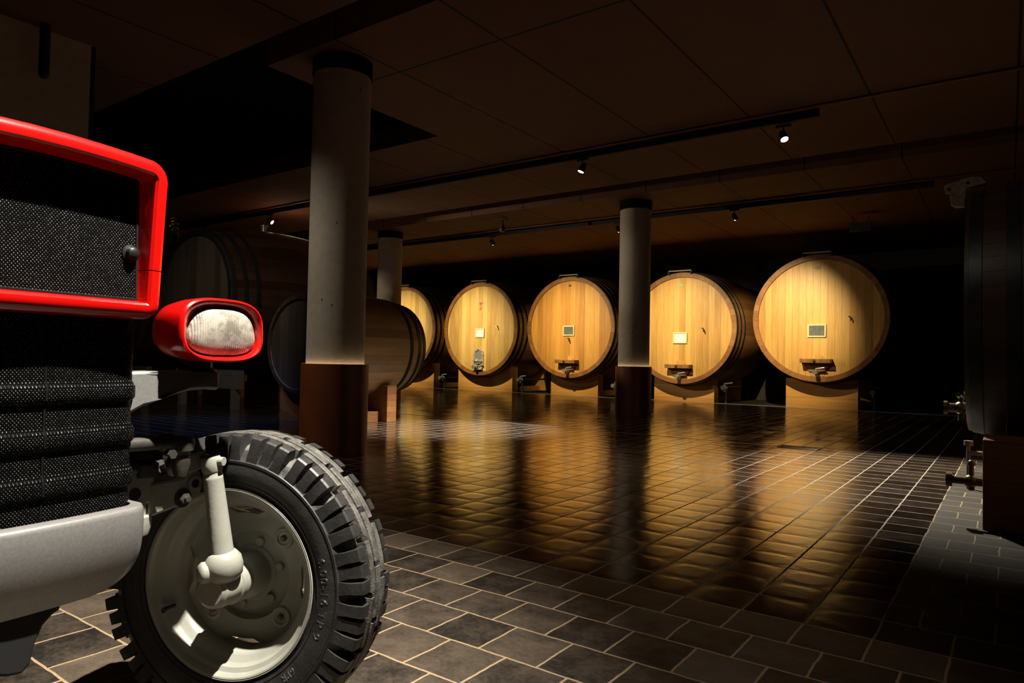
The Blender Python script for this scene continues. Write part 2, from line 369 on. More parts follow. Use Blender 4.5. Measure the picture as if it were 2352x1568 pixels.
# ceilings: soffit slabs with deep dark slots between them
CZ=4.1
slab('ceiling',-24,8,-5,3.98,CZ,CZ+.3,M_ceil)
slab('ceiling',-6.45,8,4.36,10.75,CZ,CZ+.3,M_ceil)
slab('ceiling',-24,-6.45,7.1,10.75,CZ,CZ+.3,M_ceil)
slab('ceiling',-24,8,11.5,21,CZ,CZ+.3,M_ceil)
slab('ceiling',-24.2,8.2,-5.2,21.2,CZ+.62,CZ+.8,M_slot)
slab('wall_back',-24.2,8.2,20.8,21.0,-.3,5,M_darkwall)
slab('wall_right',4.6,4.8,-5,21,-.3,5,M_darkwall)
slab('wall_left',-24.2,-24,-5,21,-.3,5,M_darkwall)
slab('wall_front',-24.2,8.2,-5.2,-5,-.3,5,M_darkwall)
slab('wall_side',-7.9,-7.55,-4.9,3.12,0,CZ,M_wall)
bm=B(); cyl(bm,(-7.42,2.62,3.62),(-7.42,2.62,4.1),.045,n=20); ball(bm,(-7.42,2.62,3.62),.045,20)
tag(finish(bm,'downpipe',M_black),'short black pipe end hanging before the concrete wall','pipe')
bm=B(); box(bm,-8.9,-7.9,20.72,20.8,3.0,4.1)  # paler box stands for the lit part of the back wall
o=finish(bm,'lit_wall_patch',M_wall,smooth=False); tag(o,'pale patch standing for light on the dark wall behind the casks','lit wall patch')

# ------------------------------------------------------------ columns
def column(x,y,label,r=.297,rb=.345,hb=.925):
    t=empty('concrete_column',(x,y,0)); tag(t,label,'column','round concrete columns')
    bm=B(); lathe(bm,[(r,hb-.05),(r,CZ-.16)],(0,0,0),(0,0,1),96); finish(bm,'shaft',M_col,t)
    bm=B(); lathe(bm,[(rb,0),(rb,hb-.006),(rb-.006,hb),(r+.036,hb),(r+.036,hb-.05),(r,hb-.05)],(0,0,0),(0,0,1),96); finish(bm,'base_cladding',M_cladding,t)['label']='smooth brown cladding around the column foot'
    bm=B(); lathe(bm,[(r+.004,hb-.048),(r+.030,hb-.048),(r+.030,hb-.044),(r+.004,hb-.044)],(0,0,0),(0,0,1),96,closed=True); finish(bm,'light_ring',M_ring,t)['label']='thin warm light ring in the slot round the column foot'
    bm=B(); lathe(bm,[(r+.005,CZ-.17),(r+.012,CZ-.165),(r+.012,CZ)],(0,0,0),(0,0,1),96); finish(bm,'collar',M_slot,t)['label']='black collar under the ceiling'
    return t
column(-5.71,4.77,'round concrete column with a brown foot, nearest, behind the tractor headlamp')
column(-5.85,12.13,'round concrete column standing in front of the gap between two lit casks')
column(-12.42,12.0,'round concrete column rising behind the small cask, farthest left',.297,.345,.925)

# ------------------------------------------------------------ casks
def cask(x,y,zc,R,L,bulge,label,group,rot=0,head=M_head,stave=M_stave,rim=M_rim,hoopm=M_hoop,z0=None,nh=3,recess=.09,rw=.12):
    zb=zc-(R+bulge)
    t=empty('wine_cask',(x,y,zb),rot); tag(t,label,'cask',group)
    zz=zc-zb
    # staves: outer shell with end grain ring
    def rad(s): q=(s/L-.5)*2; return R+bulge*(1-q*q)
    prof=[(R-rw,recess),(R-rw,.0+.015),(R-rw+.012,0),(R,0)]+[(rad(L*k/16),L*k/16) for k in range(1,16)]+[(R,L),(R-rw,L),(R-rw,L-recess)]
    bm=B(); lathe(bm,prof,(0,0,0),(0,1,0),96,caps=False)
    o=finish(bm,'staves',stave,t,ang=25); o.location=(0,0,zz)
    bm=B(); lathe(bm,[(R-rw+.004,-.004),(R-.004,-.004),(R+.002,.01),(R-rw+.004,.01)],(0,0,0),(0,1,0),96,closed=True)
    o=finish(bm,'rim',rim,t,ang=40); o.location=(0,0,zz)
    for nm,s0,s1 in (('head',recess*.55,recess),('back_head',L-recess,L-recess*.55)):
        bm=B(); lathe(bm,[(0,s0),(R-rw+.01,s0),(R-rw+.01,s1),(0,s1)],(0,0,0),(0,1,0),96,caps=False)
        o=finish(bm,nm,head,t); o.location=(0,0,zz)
    pos=[.02,.22,.44] if nh==3 else [.012,.15,.36]
    for s in pos+[L-p-.07 for p in pos]:
        bm=B(); w_=.075
        lathe(bm,[(rad(s)+.001,s),(rad(s)+.008,s+.002),(rad(s+w_)+.008,s+w_-.002),(rad(s+w_)+.001,s+w_)],(0,0,0),(0,1,0),96,closed=True)
        o=finish(bm,'hoop',hoopm,t); o.location=(0,0,zz)
    return t,zz
def slate(t,zz,x,z,wd,hg,board,y=.045):
    bm=B(); f=.035
    for a,b_,c,d in ((-wd/2,wd/2,hg/2-f,hg/2),(-wd/2,wd/2,-hg/2,-hg/2+f),(-wd/2,-wd/2+f,-hg/2+f,hg/2-f),(wd/2-f,wd/2,-hg/2+f,hg/2-f)):
        box(bm,x+a,x+b_,y-.03,y+.0,zz+z+c,zz+z+d)
    o=finish(bm,'board_frame',M_cream,t,smooth=False,bevel=.006)
    bm=B(); box(bm,x-wd/2+f,x+wd/2-f,y-.012,y+.003,zz+z-hg/2+f,zz+z+hg/2-f); q=finish(bm,'board',board,o,smooth=False)
    return o
def topbar(t,zz,R,x0,x1,tilt=.0):
    bm=B(); cyl(bm,(x0,-.04,zz+R+.045),(x1,-.04,zz+R+.045),.017,n=16); o=finish(bm,'top_bar',M_steel,t)
    o['label']='bright steel bar on top of the rim'
    for xx in (x0+.0,x1-.0):
        bm=B(); box(bm,xx-.03,xx+.03,-.06,.05,zz+R-.05,zz+R+.03); cyl(bm,(xx,-.055,zz+R-.015),(xx,-.085,zz+R-.015),.02,n=12); finish(bm,'bar_bracket',M_black,t,bevel=.006)
def sample(t,zz,x,z,mm=M_greydk):
    bm=B(); y=.045
    z-=.0
    cyl(bm,(x-.02,y,zz+z+.04),(x-.02,y-.07,zz+z+.04),.014,n=12)
    tube(bm,[(x-.045,y-.07,zz+z+.043),(x-.01,y-.075,zz+z+.043),(x+.008,y-.075,zz+z+.01),(x+.02,y-.075,zz+z-.055)],[.010,.014,.014,.017],10)
    finish(bm,'sample_tap',mm,t)
def wooddoor(t,zz,x=-.02,zb=-1.40,R=1.43):
    y=.05
    # arched hatch
    pts=[(-.165,-1.34),(.165,-1.34),(.165,-.97)]+[(.165*math.cos(a),-.97+.14*math.sin(a)) for a in [PI*k/12 for k in range(1,12)]]+[(-.165,-.97)]
    bm=B(); prism(bm,pts,lambda u,v:(x+u,y-.012,zz+v),lambda u,v:(x+u,y+.004,zz+v)); d=finish(bm,'hatch',M_head,t,smooth=False,bevel=.004)
    # crossbar with ogee ends
    out=[(-.33,-.94),(.33,-.94),(.33,-1.06),(.27,-1.09),(.215,-1.16),(.17,-1.235),(-.17,-1.235),(-.215,-1.16),(-.27,-1.09),(-.33,-1.06)]
    bm=B(); prism(bm,[(u,v) for u,v in out],lambda u,v:(x+u,y-.05,zz+v),lambda u,v:(x+u,y-.012,zz+v)); box(bm,x-.33,x+.33,y-.25,y-.012,zz-1.035,zz-.94); c=finish(bm,'crossbar',M_rim,t,smooth=False,bevel=.006)
    bm=B(); cyl(bm,(x-.02,y-.24,zz-.985),(x-.02,y-.29,zz-.985),.022,n=16); cyl(bm,(x-.02,y-.25,zz-.985),(x-.02,y-.27,zz-.985),.034,n=6); finish(bm,'clamp_nut',M_greydk,c)
    tap(t,Vector((x+.0,y-.05,zz-1.25)),Vector((0,-1,0)),.95)
def tap(t,p,d,s=1.0,m=None,name='tap',handle=True,hm=None):
    """ball valve with spout"""
    m=m or M_chrome; side=d.cross(Vector((0,0,1))).normalized(); upv=Vector((0,0,1))
    bm=B(); cyl(bm,p,p+d*.07*s,.03*s,n=16); cyl(bm,p+d*.01*s,p+d*.025*s,.05*s,n=20); ball(bm,p+d*.11*s,.052*s,18); cyl(bm,p+d*.15*s,p+d*.20*s,.036*s,n=16); cyl(bm,p+d*.20*s,p+d*.225*s,.052*s,n=20)
    cyl(bm,p+d*.10*s,p+d*.10*s-upv*.10*s,.026*s,.034*s,16); cyl(bm,p+d*.11*s,p+d*.11*s+upv*.085*s,.018*s,n=12)
    o=finish(bm,name,m,t,ang=40)
    if handle:
        bm=B(); tube(bm,[p+d*.11*s+upv*.085*s,p+d*.12*s+upv*.095*s-side*.05*s,p+d*.12*s+upv*.115*s-side*.2*s],[.016*s,.018*s,.02*s],10); finish(bm,'tap_handle',hm or M_steel,o)
    return o
def steeldoor(t,zz,x=.0):
    y=.045
    def ring(rx,z0,z1): # stadium outline
        top=[(rx*math.cos(a),z1+rx*math.sin(a)) for a in [PI*k/16 for k in range(17)]]
        bot=[(rx*math.cos(a),z0+rx*math.sin(a)) for a in [PI+PI*k/16 for k in range(17)]]
        return top+bot
    o1=ring(.19,-1.12,-.80); o2=ring(.125,-1.12,-.80)
    bm=B(); vs=[]
    for yy,oo in ((y-.005,o1),(y-.04,o1),(y-.045,o2),(y-.005,o2)): vs.append([bm.verts.new((x+u,yy,zz+v)) for u,v in oo])
    n=len(o1)
    for i in range(4):
        A,Bq=vs[i],vs[(i+1)%4]
        for k in range(n): bm.faces.new((A[k],A[(k+1)%n],Bq[(k+1)%n],Bq[k]))
    fr=finish(bm,'hatch_frame',M_steel,t,ang=40); fr['label']='steel hatch frame'
    bm=B()
    bm.free()
    for k in range(0,n,4):
        bm=B(); u,v=o1[k]; cyl(bm,(x+u*.84,y-.04,zz-.96+(v+.96)*.9),(x+u*.84,y-.065,zz-.96+(v+.96)*.9),.017,n=10)
        finish(bm,'hatch_bolt',M_chrome,fr)
    bm=B(); prism(bm,o2,lambda u,v:(x+u,y-.018,zz+v),lambda u,v:(x+u,y-.001,zz+v)); hd=finish(bm,'hatch_door',M_chrome,t,smooth=False)
    bm=B(); box(bm,x-.16,x+.16,y-.11,y-.075,zz-1.035,zz-.985); ball(bm,(x-.0,y-.12,zz-1.01),.05,16); cyl(bm,(x,y-.02,zz-1.01),(x,y-.16,zz-1.01),.022,n=12)
    box(bm,x-.12,x+.12,y-.16,y-.145,zz-1.02,zz-1.0); finish(bm,'hatch_clamp',M_chrome,hd,bevel=.004)
    tap(t,Vector((x-.03,y-.02,zz-1.2)),Vector((0,-1,0)),1.1)
    bm=B(); box(bm,x-.2,x+.16,y-.14,y-.02,zz-1.285,zz-1.265); finish(bm,'drip_tray',M_steel,t,bevel=.004)
def stemlogo(t,zz,x,z):
    y=.046
    bm=B()
    for dx,dz,r in ((-.035,.03,.036),(.035,.03,.036),(0,-.005,.034)): cyl(bm,(x+dx,y+.004,zz+z+dz),(x+dx,y-.002,zz+z+dz),r,n=20)
    finish(bm,'pink_mark',M_pink,t)['label']='pink printed mark'
    bm=B(); box(bm,x-.006,x+.006,y-.001,y+.004,zz+z-.10,zz+z-.045)
    for a,b_ in ((-.035,-.008),(.008,.035)): box(bm,x+a,x+b_,y-.001,y+.004,zz+z-.155,zz+z-.125)
    box(bm,x-.03,x+.03,y-.001,y+.004,zz+z-.185,zz+z-.17); finish(bm,'printed_lines',M_brown,t,smooth=False)
def badge(t,zz,x,z,m,a=.065,b_=.04):
    bm=B(); y=.046; pts=[(a*math.cos(2*PI*k/28),b_*math.sin(2*PI*k/28)) for k in range(28)]
    prism(bm,pts,lambda u,v:(x+u,y-.006,zz+z+v),lambda u,v:(x+u,y+.004,zz+z+v)); finish(bm,'badge',m,t)
def cradle(x0,x1,y,h,zc,Rc,label,group,yc=None,m=M_beam,depth=.30,second=None,rot=0,loc=None):
    cx=(x0+x1)/2; wd=(x1-x0)/2
    t=empty('cask_cradle',(cx,y,0) if loc is None else loc,rot); tag(t,label,'cradle',group)
    offs=[0]+([second] if second else [])
    for q in offs:
        n=24; top=[]
        for k in range(n+1):
            u=-wd+2*wd*k/n; zt=zc-math.sqrt(max(Rc*Rc-u*u,.01)); top.append((u,min(h,zt+.002)))
        out=[(-wd,0),(wd,0)]+[p for p in reversed(top)]
        bm=B(); prism(bm,out,lambda u,v:(u,q,v),lambda u,v:(u,q+depth,v)); finish(bm,'saddle_beam',m,t,smooth=False,bevel=.004)
    if second:
        for sx in (-wd*.8,wd*.8-.14):
            bm=B(); box(bm,sx,sx+.14,depth,second,0,.16); finish(bm,'runner',m,t,smooth=False,bevel=.004)
    return t
GC='lit oak casks along the back of the cellar'; GR='timber cradles under the lit casks'
YF=16.98
spec=[ # x, zc, R, head, labels
 (-3.56,2.105,1.475,'wood','large lit oak cask farthest right, grey slate board, dark green oval badge'),
 (-6.87,1.91,1.44,'wood','lit oak cask right of the middle column, white notice board, pale green badge'),
 (-10.23,1.975,1.455,'wood','lit orange oak cask just left of the middle column, sample tap under grey slate'),
 (-13.51,1.965,1.465,'steel','lit oak cask with steel hatch and pink mark, whole head in view'),
 (-16.85,1.98,1.465,'steel','lit oak cask with pink mark, farthest left, cut by the far column and small cask'),
]
for i,(x,zc,R,kind,lab) in enumerate(spec):
    t,zz=cask(x,YF,zc,R,3.2,.11,lab,GC,0,(M_head2 if kind=='steel' else M_head3 if i==2 else M_head))
    topbar(t,zz,R,-.33,.28)
    # sample tap and boards
    if i==0: slate(t,zz,-.03,-.29,.40,.30,M_slate); badge(t,zz,-.03,1.17,M_badge); sample(t,zz,.68,-.02); wooddoor(t,zz)
    if i==1: slate(t,zz,-.03,-.25,.38,.29,M_paper); badge(t,zz,-.03,1.12,M_badge2); sample(t,zz,.60,-.05); wooddoor(t,zz)
    if i==2: slate(t,zz,-.03,-.10,.38,.29,M_slate); badge(t,zz,-.02,1.2,M_badge,.045,.028); sample(t,zz,.0,-.36); wooddoor(t,zz)
    if i==3: slate(t,zz,-.01,-.13,.36,.29,M_paper); stemlogo(t,zz,.0,.78); sample(t,zz,.68,.05,M_chrome); steeldoor(t,zz,-.03)
    if i==4: slate(t,zz,-.01,-.13,.36,.29,M_paper); stemlogo(t,zz,.0,.68); sample(t,zz,.66,.05,M_chrome); steeldoor(t,zz,-.03)
cr=[(-4.36,-2.78,.70,'timber cradle farthest right, under the large cask with the dark badge'),(-7.77,-6.12,.68,'timber cradle under the cask right of the middle column'),
    (-11.08,-9.49,.66,'timber cradle just left of the middle column, under the orange cask'),(-14.69,-12.50,.85,'wide timber cradle under the fully visible cask with the steel hatch'),(-18.2,-15.77,.85,'wide timber cradle partly hidden by the far left column')]
for (a,b_,h,lab),(x,zc,R,_,_) in zip(cr,spec):
    cradle(a,b_,17.40,h,zc,R+.055+.012,lab,GR,second=1.9)
# drain valves on short standpipes beside the cradles
for x,y,z,lab in ((-2.50,17.75,.42,'faint steel drain valve right of the farthest right cradle'),(-5.95,17.8,.40,'steel drain valve beside the cradle right of the middle column'),(-9.10,17.8,.33,'steel drain valve just left of the middle column foot'),(-12.25,17.6,.40,'bright steel drain valve beside the wide cradle under the steel hatch cask'),(-15.55,17.7,.36,'steel drain valve between the two leftmost lit casks')):
    t=empty('drain_valve',(x,y,-.03)); tag(t,lab,'valve','drain valves beside the cradles')
    bm=B(); cyl(bm,(0,0,0),(0,0,z+.03),.03,n=14); cyl(bm,(0,0,0),(0,0,.02),.07,n=20); tube(bm,[(0,0,z+.03),(.02,.2,z+.03),(.02,1.2,z+.03)],.028,12); finish(bm,'pipe',M_greydk,t)
    tap(t,Vector((0,-.02,z+.03)),Vector((0,-1,0)),1.1,M_greydk if x>-3 else M_chrome,hm=M_greydk if x>-3 else None)
# pipes on the dark back wall
for z,yy in ((3.55,20.6),(3.42,20.6),(3.25,20.62)):
    bm=B(); cyl(bm,(-23,yy,z),(-9.5,yy,z),.035,n=12)
    for k in range(9): box(bm,-22.5+k*1.6,-22.45+k*1.6,yy,20.8,z-.045,z+.045)
    tag(finish(bm,'wall_pipe',M_cladding),{3.55:'uppermost dark red pipe along the back wall above the casks',3.42:'middle dark red pipe along the back wall above the casks',3.25:'lowest dark red pipe along the back wall above the casks'}[z],'pipe','pipes on the back wall')

# left group of old casks
G2='old casks behind the tractor'
t,zz=cask(-12.15,6.8,2.03,1.24,3.4,.20,'big dark old cask behind the tractor grille and headlamp',G2,0,M_dkhead,M_dkstave,M_black,M_black,rw=.09)
bm=B(); cyl(bm,(0.0,1.45,zz+1.42),(0.0,1.45,zz+1.55),.06,n=20); cyl(bm,(0,1.45,zz+1.55),(0,1.45,zz+1.575),.085,n=20); finish(bm,'bung',M_steel,t)
t2,zz2=cask(-15.4,6.8,2.03,1.24,3.4,.20,'dark old cask left of the big one, mostly behind the grille',G2,0,M_dkhead,M_dkstave,M_black,M_black,rw=.09)
for cx,lab in ((-12.15,'grey steel stand under the big dark cask'),(-15.4,'grey steel stand under the cask hidden by the grille')):
    t=empty('cask_stand',(cx,7.1,0)); tag(t,lab,'stand','steel stands under the dark casks')
    for yy,nm in ((0,'front'),(2.2,'rear')):
        n=20; top=[(-1.05+2.1*k/n,2.03-math.sqrt(1.35**2-(-1.05+2.1*k/n)**2)) for k in range(n+1)]
        top=[(u,min(v+.003,.72)) for u,v in top]
        bm=B(); prism(bm,[(-1.05,.38),(1.05,.38)]+top[::-1],lambda u,v:(u,yy,v),lambda u,v:(u,yy+.12,v)); finish(bm,'saddle_plate',M_silver,t,smooth=False,bevel=.004)
        for sx in (-.95,.83):
            bm=B(); box(bm,sx,sx+.12,yy,yy+.12,0,.38); finish(bm,'leg',M_silver,t,smooth=False,bevel=.004)
t,zz=cask(-8.55,6.42,1.17,.73,2.0,.10,'small oak cask on timber cradle, partly behind the nearest column',G2,0,M_dkhead,M_smstave,M_dkrim,M_hoop,nh=2,recess=.06,rw=.06)
cradle(-9.2,-7.82,6.62,.56,1.17,.80,'timber cradle under the small cask behind the nearest column',None,second=.95,depth=.2,m=M_rim)
# glass airlock on the left dark cask
t=empty('airlock',(-15.12,8.0,3.44)); tag(t,'clear bulbous glass airlock standing on the cask behind the grille edge','airlock')
bm=B(); lathe(bm,[(.05,0),(.05,.05),(.03,.07),(.03,.10),(.09,.13),(.10,.20),(.06,.22)],(0,0,0),(0,0,1),24); finish(bm,'cup',M_black,t)
bm=B()
for k,(r,z) in enumerate(((.085,.27),(.10,.37),(.085,.47),(.06,.56))): ball(bm,((-1)**k*.02,0,z),r,20)
cyl(bm,(0,0,.2),(0,0,.6),.02,n=12); finish(bm,'bulb',M_glass,t)

# right hand casks, seen from their side
G3='casks along the right side'
def sidecask(y,zc,R,lab,labc):
    t,zz=cask(-.23,y,zc,R,2.2,.09,lab,G3,-PI/2,M_dkhead,M_dkstave,M_hoop,M_hoop,rw=.07)
    tap(t,Vector((0.0,.05,zz-R+.16)),Vector((0,-1,0)),.95,M_brass,hm=M_brass)
    return t,zz
t,zz=sidecask(6.12,1.42,.87,'dark cask at the right edge of the frame, seen from its side',None)
# rim bracket on the near cask
bm=B(); pts=[(-.15,.03),(-.155,.085),(-.145,.095),(.02,.135),(.07,.125),(.105,.085),(.10,.072)]
prism(bm,pts,lambda u,v:(.12,u,zz+.84+v),lambda u,v:(.17,u,zz+.84+v)); br=finish(bm,'rim_bracket',M_dkwood,t,smooth=False,bevel=.005)
bm=B(); prism(bm,[(-.125,.04),(-.115,-.05),(-.085,-.075),(-.03,-.075),(-.015,.055)],lambda u,v:(.10,u,zz+.84+v),lambda u,v:(.17,u,zz+.84+v)); finish(bm,'bracket_foot',M_dkwood,br,smooth=False,bevel=.004)
for u,v in ((-.125,.058),(-.01,.092)):
    bm=B(); cyl(bm,(.168,u,zz+.84+v),(.178,u,zz+.84+v),.011,n=12); finish(bm,'bracket_bolt',M_black,br)
t,zz=sidecask(9.0,1.42,.87,'dark cask behind the rightmost one, hardly lit',None)
for y,lab in ((6.12,'dark timber cradle at the right edge under the nearest side cask'),(9.0,'dark timber cradle under the farther side cask')):
    cradle(y-.88,y+.88,0,.56,1.42,.945,lab,'cradles on the right side',second=1.3,depth=.3,m=M_rim,rot=-PI/2,loc=(-.13,y,0))
# wall-less hardware near the right casks: brass tap at cradle height
t=empty('brass_tap',(-.145,5.42,.27)); tag(t,'dark brass tap in silhouette against the lit floor at right','tap')
p=Vector((0,0,0)); d=Vector((-1,0,0))
bm=B(); cyl(bm,p+Vector((.022,0,0)),p+d*.05,.028,n=18); ball(bm,p+d*.055,.042,18); cyl(bm,p+d*.08,p+d*.16,.024,n=18); cyl(bm,p+d*.155,p+d*.19,.046,n=24); cyl(bm,p+d*.05,p+d*.05-Vector((0,0,.058)),.018,n=12)
finish(bm,'tap_body',M_brass,t,ang=40)
bm=B(); cyl(bm,p+d*.05+Vector((0,0,.03)),p+d*.05+Vector((0,0,.10)),.015,n=14); ball(bm,p+d*.05+Vector((0,0,.115)),.024,16); finish(bm,'tap_key',M_brass,t)
t=empty('steel_valve',(-.27,6.95,0)); tag(t,'small steel valve beyond the brass tap, by the side cask cradle','valve')
bm=B(); cyl(bm,(0,0,0),(0,0,.36),.016,n=12); cyl(bm,(0,0,.30),(.12,0,.30),.02,n=12); cyl(bm,(0,0,.36),(0,0,.40),.035,n=18); finish(bm,'valve_body',M_greydk,t)

# ------------------------------------------------------------ ceiling tracks and lamps
def track(x0,x1,y,lab):
    t=empty('lighting_track',(x0,y,CZ)); tag(t,lab,'lighting track','black ceiling tracks')
    bm=B(); box(bm,0,x1-x0,-.03,.03,-.10,-.0); 
    finish(bm,'rail',M_black,t,smooth=False,bevel=.003)
    bm=B()
    for k in range(int((x1-x0)/2)): box(bm,.6+k*2,.66+k*2,-.05,.05,-.03,0)
    finish(bm,'rail_clip',M_black,t,smooth=False)
track(-20,-1.85,8.8,'black lighting track carrying the three glowing spot lamps')
track(-21,-1.0,13.25,'black lighting track in front of the lit casks')
for y,lab in ((13.05,'thin dark conduit beside the far lighting track'),(8.64,'thin dark conduit beside the near lighting track')):
    bm=B(); cyl(bm,(-20,y,CZ-.02),(1.0,y,CZ-.02),.018,n=12); tag(finish(bm,'conduit',M_cladding),lab,'conduit')
def spotlamp(x,y,tgt,lit,lab,grp):
    t=empty('spot_lamp',(x,y,CZ-.10)); tag(t,lab,'spot lamp',grp)
    bm=B(); box(bm,-.09,.09,-.02,.02,-.03,0); cyl(bm,(0,0,-.03),(0,0,-.11),.010,n=10); finish(bm,'stem',M_black,t,bevel=.003)
    p=Vector((0,0,-.14)); d=(Vector(tgt)-Vector((x,y,CZ-.24))).normalized()
    bm=B(); lathe(bm,[(0,-.075),(.03,-.075),(.042,-.05),(.05,.06),(.046,.06),(.042,.05),(0,.048)],p,d,24); finish(bm,'lamp_body',M_black,t)
    if lit:
        bm=B(); lathe(bm,[(0,.066),(.030,.064),(.045,.058),(.045,.052),(0,.0515)],p,d,24); finish(bm,'lamp_lens',M_glow,t)
for (x,y,z,tg),lab in zip(TRACK1,('glowing spot lamp farthest left, above the big dark cask','glowing spot lamp in the middle of the near track','glowing spot lamp farthest right, brightest')):
    spotlamp(x,y,tg,True,lab,'glowing spot lamps on the near track')
spotlamp(-15.3,8.8,(-15.3,9.5,0),False,'unlit spot lamp on the near track, above the big dark cask','dark spot lamps')
for (lx,ax,az,wt,cn),lab in zip(FAR,('dark backed spot lamp on the far track aimed at the leftmost lit cask','dark backed spot lamp on the far track aimed at the steel hatch cask','dark backed spot lamp on the far track aimed at the orange cask','dark backed spot lamp on the far track aimed right of the middle column','dark backed spot lamp on the far track aimed at the rightmost lit cask')):
    spotlamp(lx,13.25,(ax,17,az),False,lab,'dark spot lamps')
# sprinkler / speaker cluster
t=empty('ceiling_sensor',(-8.95,11.98,CZ)); tag(t,'dark bracketed device hanging from the ceiling above the casks','ceiling device')
bm=B(); box(bm,-.16,.10,-.03,.03,-.05,-.02); cyl(bm,(0,0,0),(0,0,-.14),.02,n=12); finish(bm,'bracket',M_black,t,bevel=.004)
bm=B(); lathe(bm,[(0,0),(.05,0),(.065,.06),(.04,.13),(.03,.17),(0,.17)],(0,0,-.31),(0,0,1),20); finish(bm,'sensor_body',M_greydk,t)
t=empty('hanging_sign_box',(-2.45,15.5,3.86)); tag(t,'small dark box hanging above the rightmost lit cask','sign box')
bm=B(); box(bm,-.2,.2,-.03,.03,-.09,.09); finish(bm,'case',M_greydk,t,bevel=.004)
bm=B(); cyl(bm,(-.15,0,.09),(-.15,0,.24),.006,n=8); cyl(bm,(.15,0,.09),(.15,0,.24),.006,n=8); finish(bm,'hanger',M_black,t)
# ------------------------------------------------------------ tractor (local: x forward, y to its left, z up)
T=empty('tractor',(-1.63032,.55320,0),math.radians(6.9))
tag(T,'red tractor with grey bumper, black mesh grille, red headlamp and treaded front wheel','tractor')
def rr_path(hw0,hw1,z0,z1,rt_,rb_,n=10):
    """closed rounded rectangle, start at bottom centre, anticlockwise seen from the front (y,z, normal inward)"""
    def hw(z): return hw0+(hw1-hw0)*(z-z0)/(z1-z0)
    P=[]
    def arc(cy,cz,r,a0,a1):
        for k in range(n+1):
            a=a0+(a1-a0)*k/n; P.append((cy+r*math.cos(a),cz+r*math.sin(a)))
    P.append((0,z0))
    arc(hw(z0)-rb_,z0+rb_,rb_,-PI/2,0)
    for q in (.1,.25,.303,.3035,.309,.3095,.5,.75): 
        z=z0+(z1-z0)*q; P.append((hw(z),z))
    arc(hw(z1)-rt_,z1-rt_,rt_,0,PI/2)
    for q in (.75,.4,0,-.4,-.75): P.append(((hw1-rt_)*q,z1+.006*(1-q*q)))
    arc(-(hw(z1)-rt_),z1-rt_,rt_,PI/2,PI)
    for q in (.75,.5,.3095,.309,.3035,.303,.25,.1):
        z=z0+(z1-z0)*q; P.append((-hw(z),z))
    arc(-(hw(z0)-rb_),z0+rb_,rb_,PI,1.5*PI)
    return P
path=rr_path(.207,.211,1.072,1.418,.048,.034)
def inward(P):
    n=len(P); out=[]
    for i in range(n):
        a=Vector(P[i-1]); b=Vector(P[(i+1)%n]); d=(b-a).normalized(); out.append(Vector((-d.y,d.x)))
    return out
nin=inward(path)
sect=[(.010,.0),(.002,.05),(0,.10),(0,.128),(.003,.140),(.010,.147),(.020,.151),(.030,.150),(.035,.145),(.036,.141),(.038,.128),(.040,.118),(.046,.110),(.046,.02),(.03,.0)]
def lean(z): return .012*(z-1.12)/.26
# frame split at z = seam
seam=1.072+.346*.306
def ringpart(name,keep,label=None):
    bm=B(); idx=[i for i in range(len(path)) if keep(path[i][1])]
    # order so that consecutive indices are contiguous
    n=len(path); start=None
    for i in idx:
        if ((i-1)%n) not in idx: start=i; break
    seq=[]; i=start
    while i in idx and len(seq)<len(idx): seq.append(i); i=(i+1)%n
    rings=[]
    for i in seq:
        p=Vector(path[i]); q=nin[i]
        rings.append([(x+lean(p.y+q.y*o)*(x>.05)*(1 if o<.037 else -1),p.x+q.x*o,p.y+q.y*o) for o,x in sect])
    loft(bm,rings,True,True)
    o=finish(bm,name,M_red,T,ang=28)
    if label: o['label']=label
    return o
ringpart('upper_grille_surround',lambda z:z>=seam-.0001)
ringpart('lower_grille_surround',lambda z:z<seam)
# hood behind
bm=B(); hp=[(y*.985,1.072+(z-1.072)*.985) for y,z in path if z>seam]
loft(bm,[[(x,y*s,1.19+(z-1.19)*s) for y,z in hp] for x,s in ((.04,.985),(-.3,1.0),(-.9,1.04),(-1.5,1.08))]); finish(bm,'hood',M_red,T,ang=35)
bm=B(); box(bm,-1.5,.02,-.16,.16,.62,1.19); box(bm,-1.5,-.35,-.12,.12,.42,.62); finish(bm,'engine_block',M_blackpl,T,smooth=False,bevel=.02)
# upper mesh
def uvyz(v): return (v.co.y,v.co.z)
inner=[(p[0]+q.x*.0405,p[1]+q.y*.0405) for p,q in zip(path,nin)]
bm=B(); f=bm.faces.new([bm.verts.new((.117-lean(z),y,z)) for y,z in inner]); bmesh.ops.recalc_face_normals(bm,faces=bm.faces)
r=bmesh.ops.extrude_face_region(bm,geom=[f]); 
for v in r['geom']:
    if isinstance(v,bmesh.types.BMVert): v.co.x-=.01
finish(bm,'upper_grille_mesh',M_mesh,T,smooth=False,uvf=uvyz)
bm=B(); rings=[]
for (y,z),q in zip(inner,nin): rings.append([(a-lean(z),y+q.x*o_,z+q.y*o_) for a,o_ in ((.1165,0),(.1195,0),(.120,.004),(.1175,.005))])
rings.append(rings[0]); loft(bm,rings,True,False); finish(bm,'mesh_edging',M_blackpl,T)
bm=B(); lathe(bm,[(.019,0),(.019,.003),(.013,.005),(.0135,.010),(.012,.015),(.007,.018),(0,.0185)],(.113,.152,1.213),(1,0,0),24); kn=finish(bm,'latch_knob',M_blackpl,T)
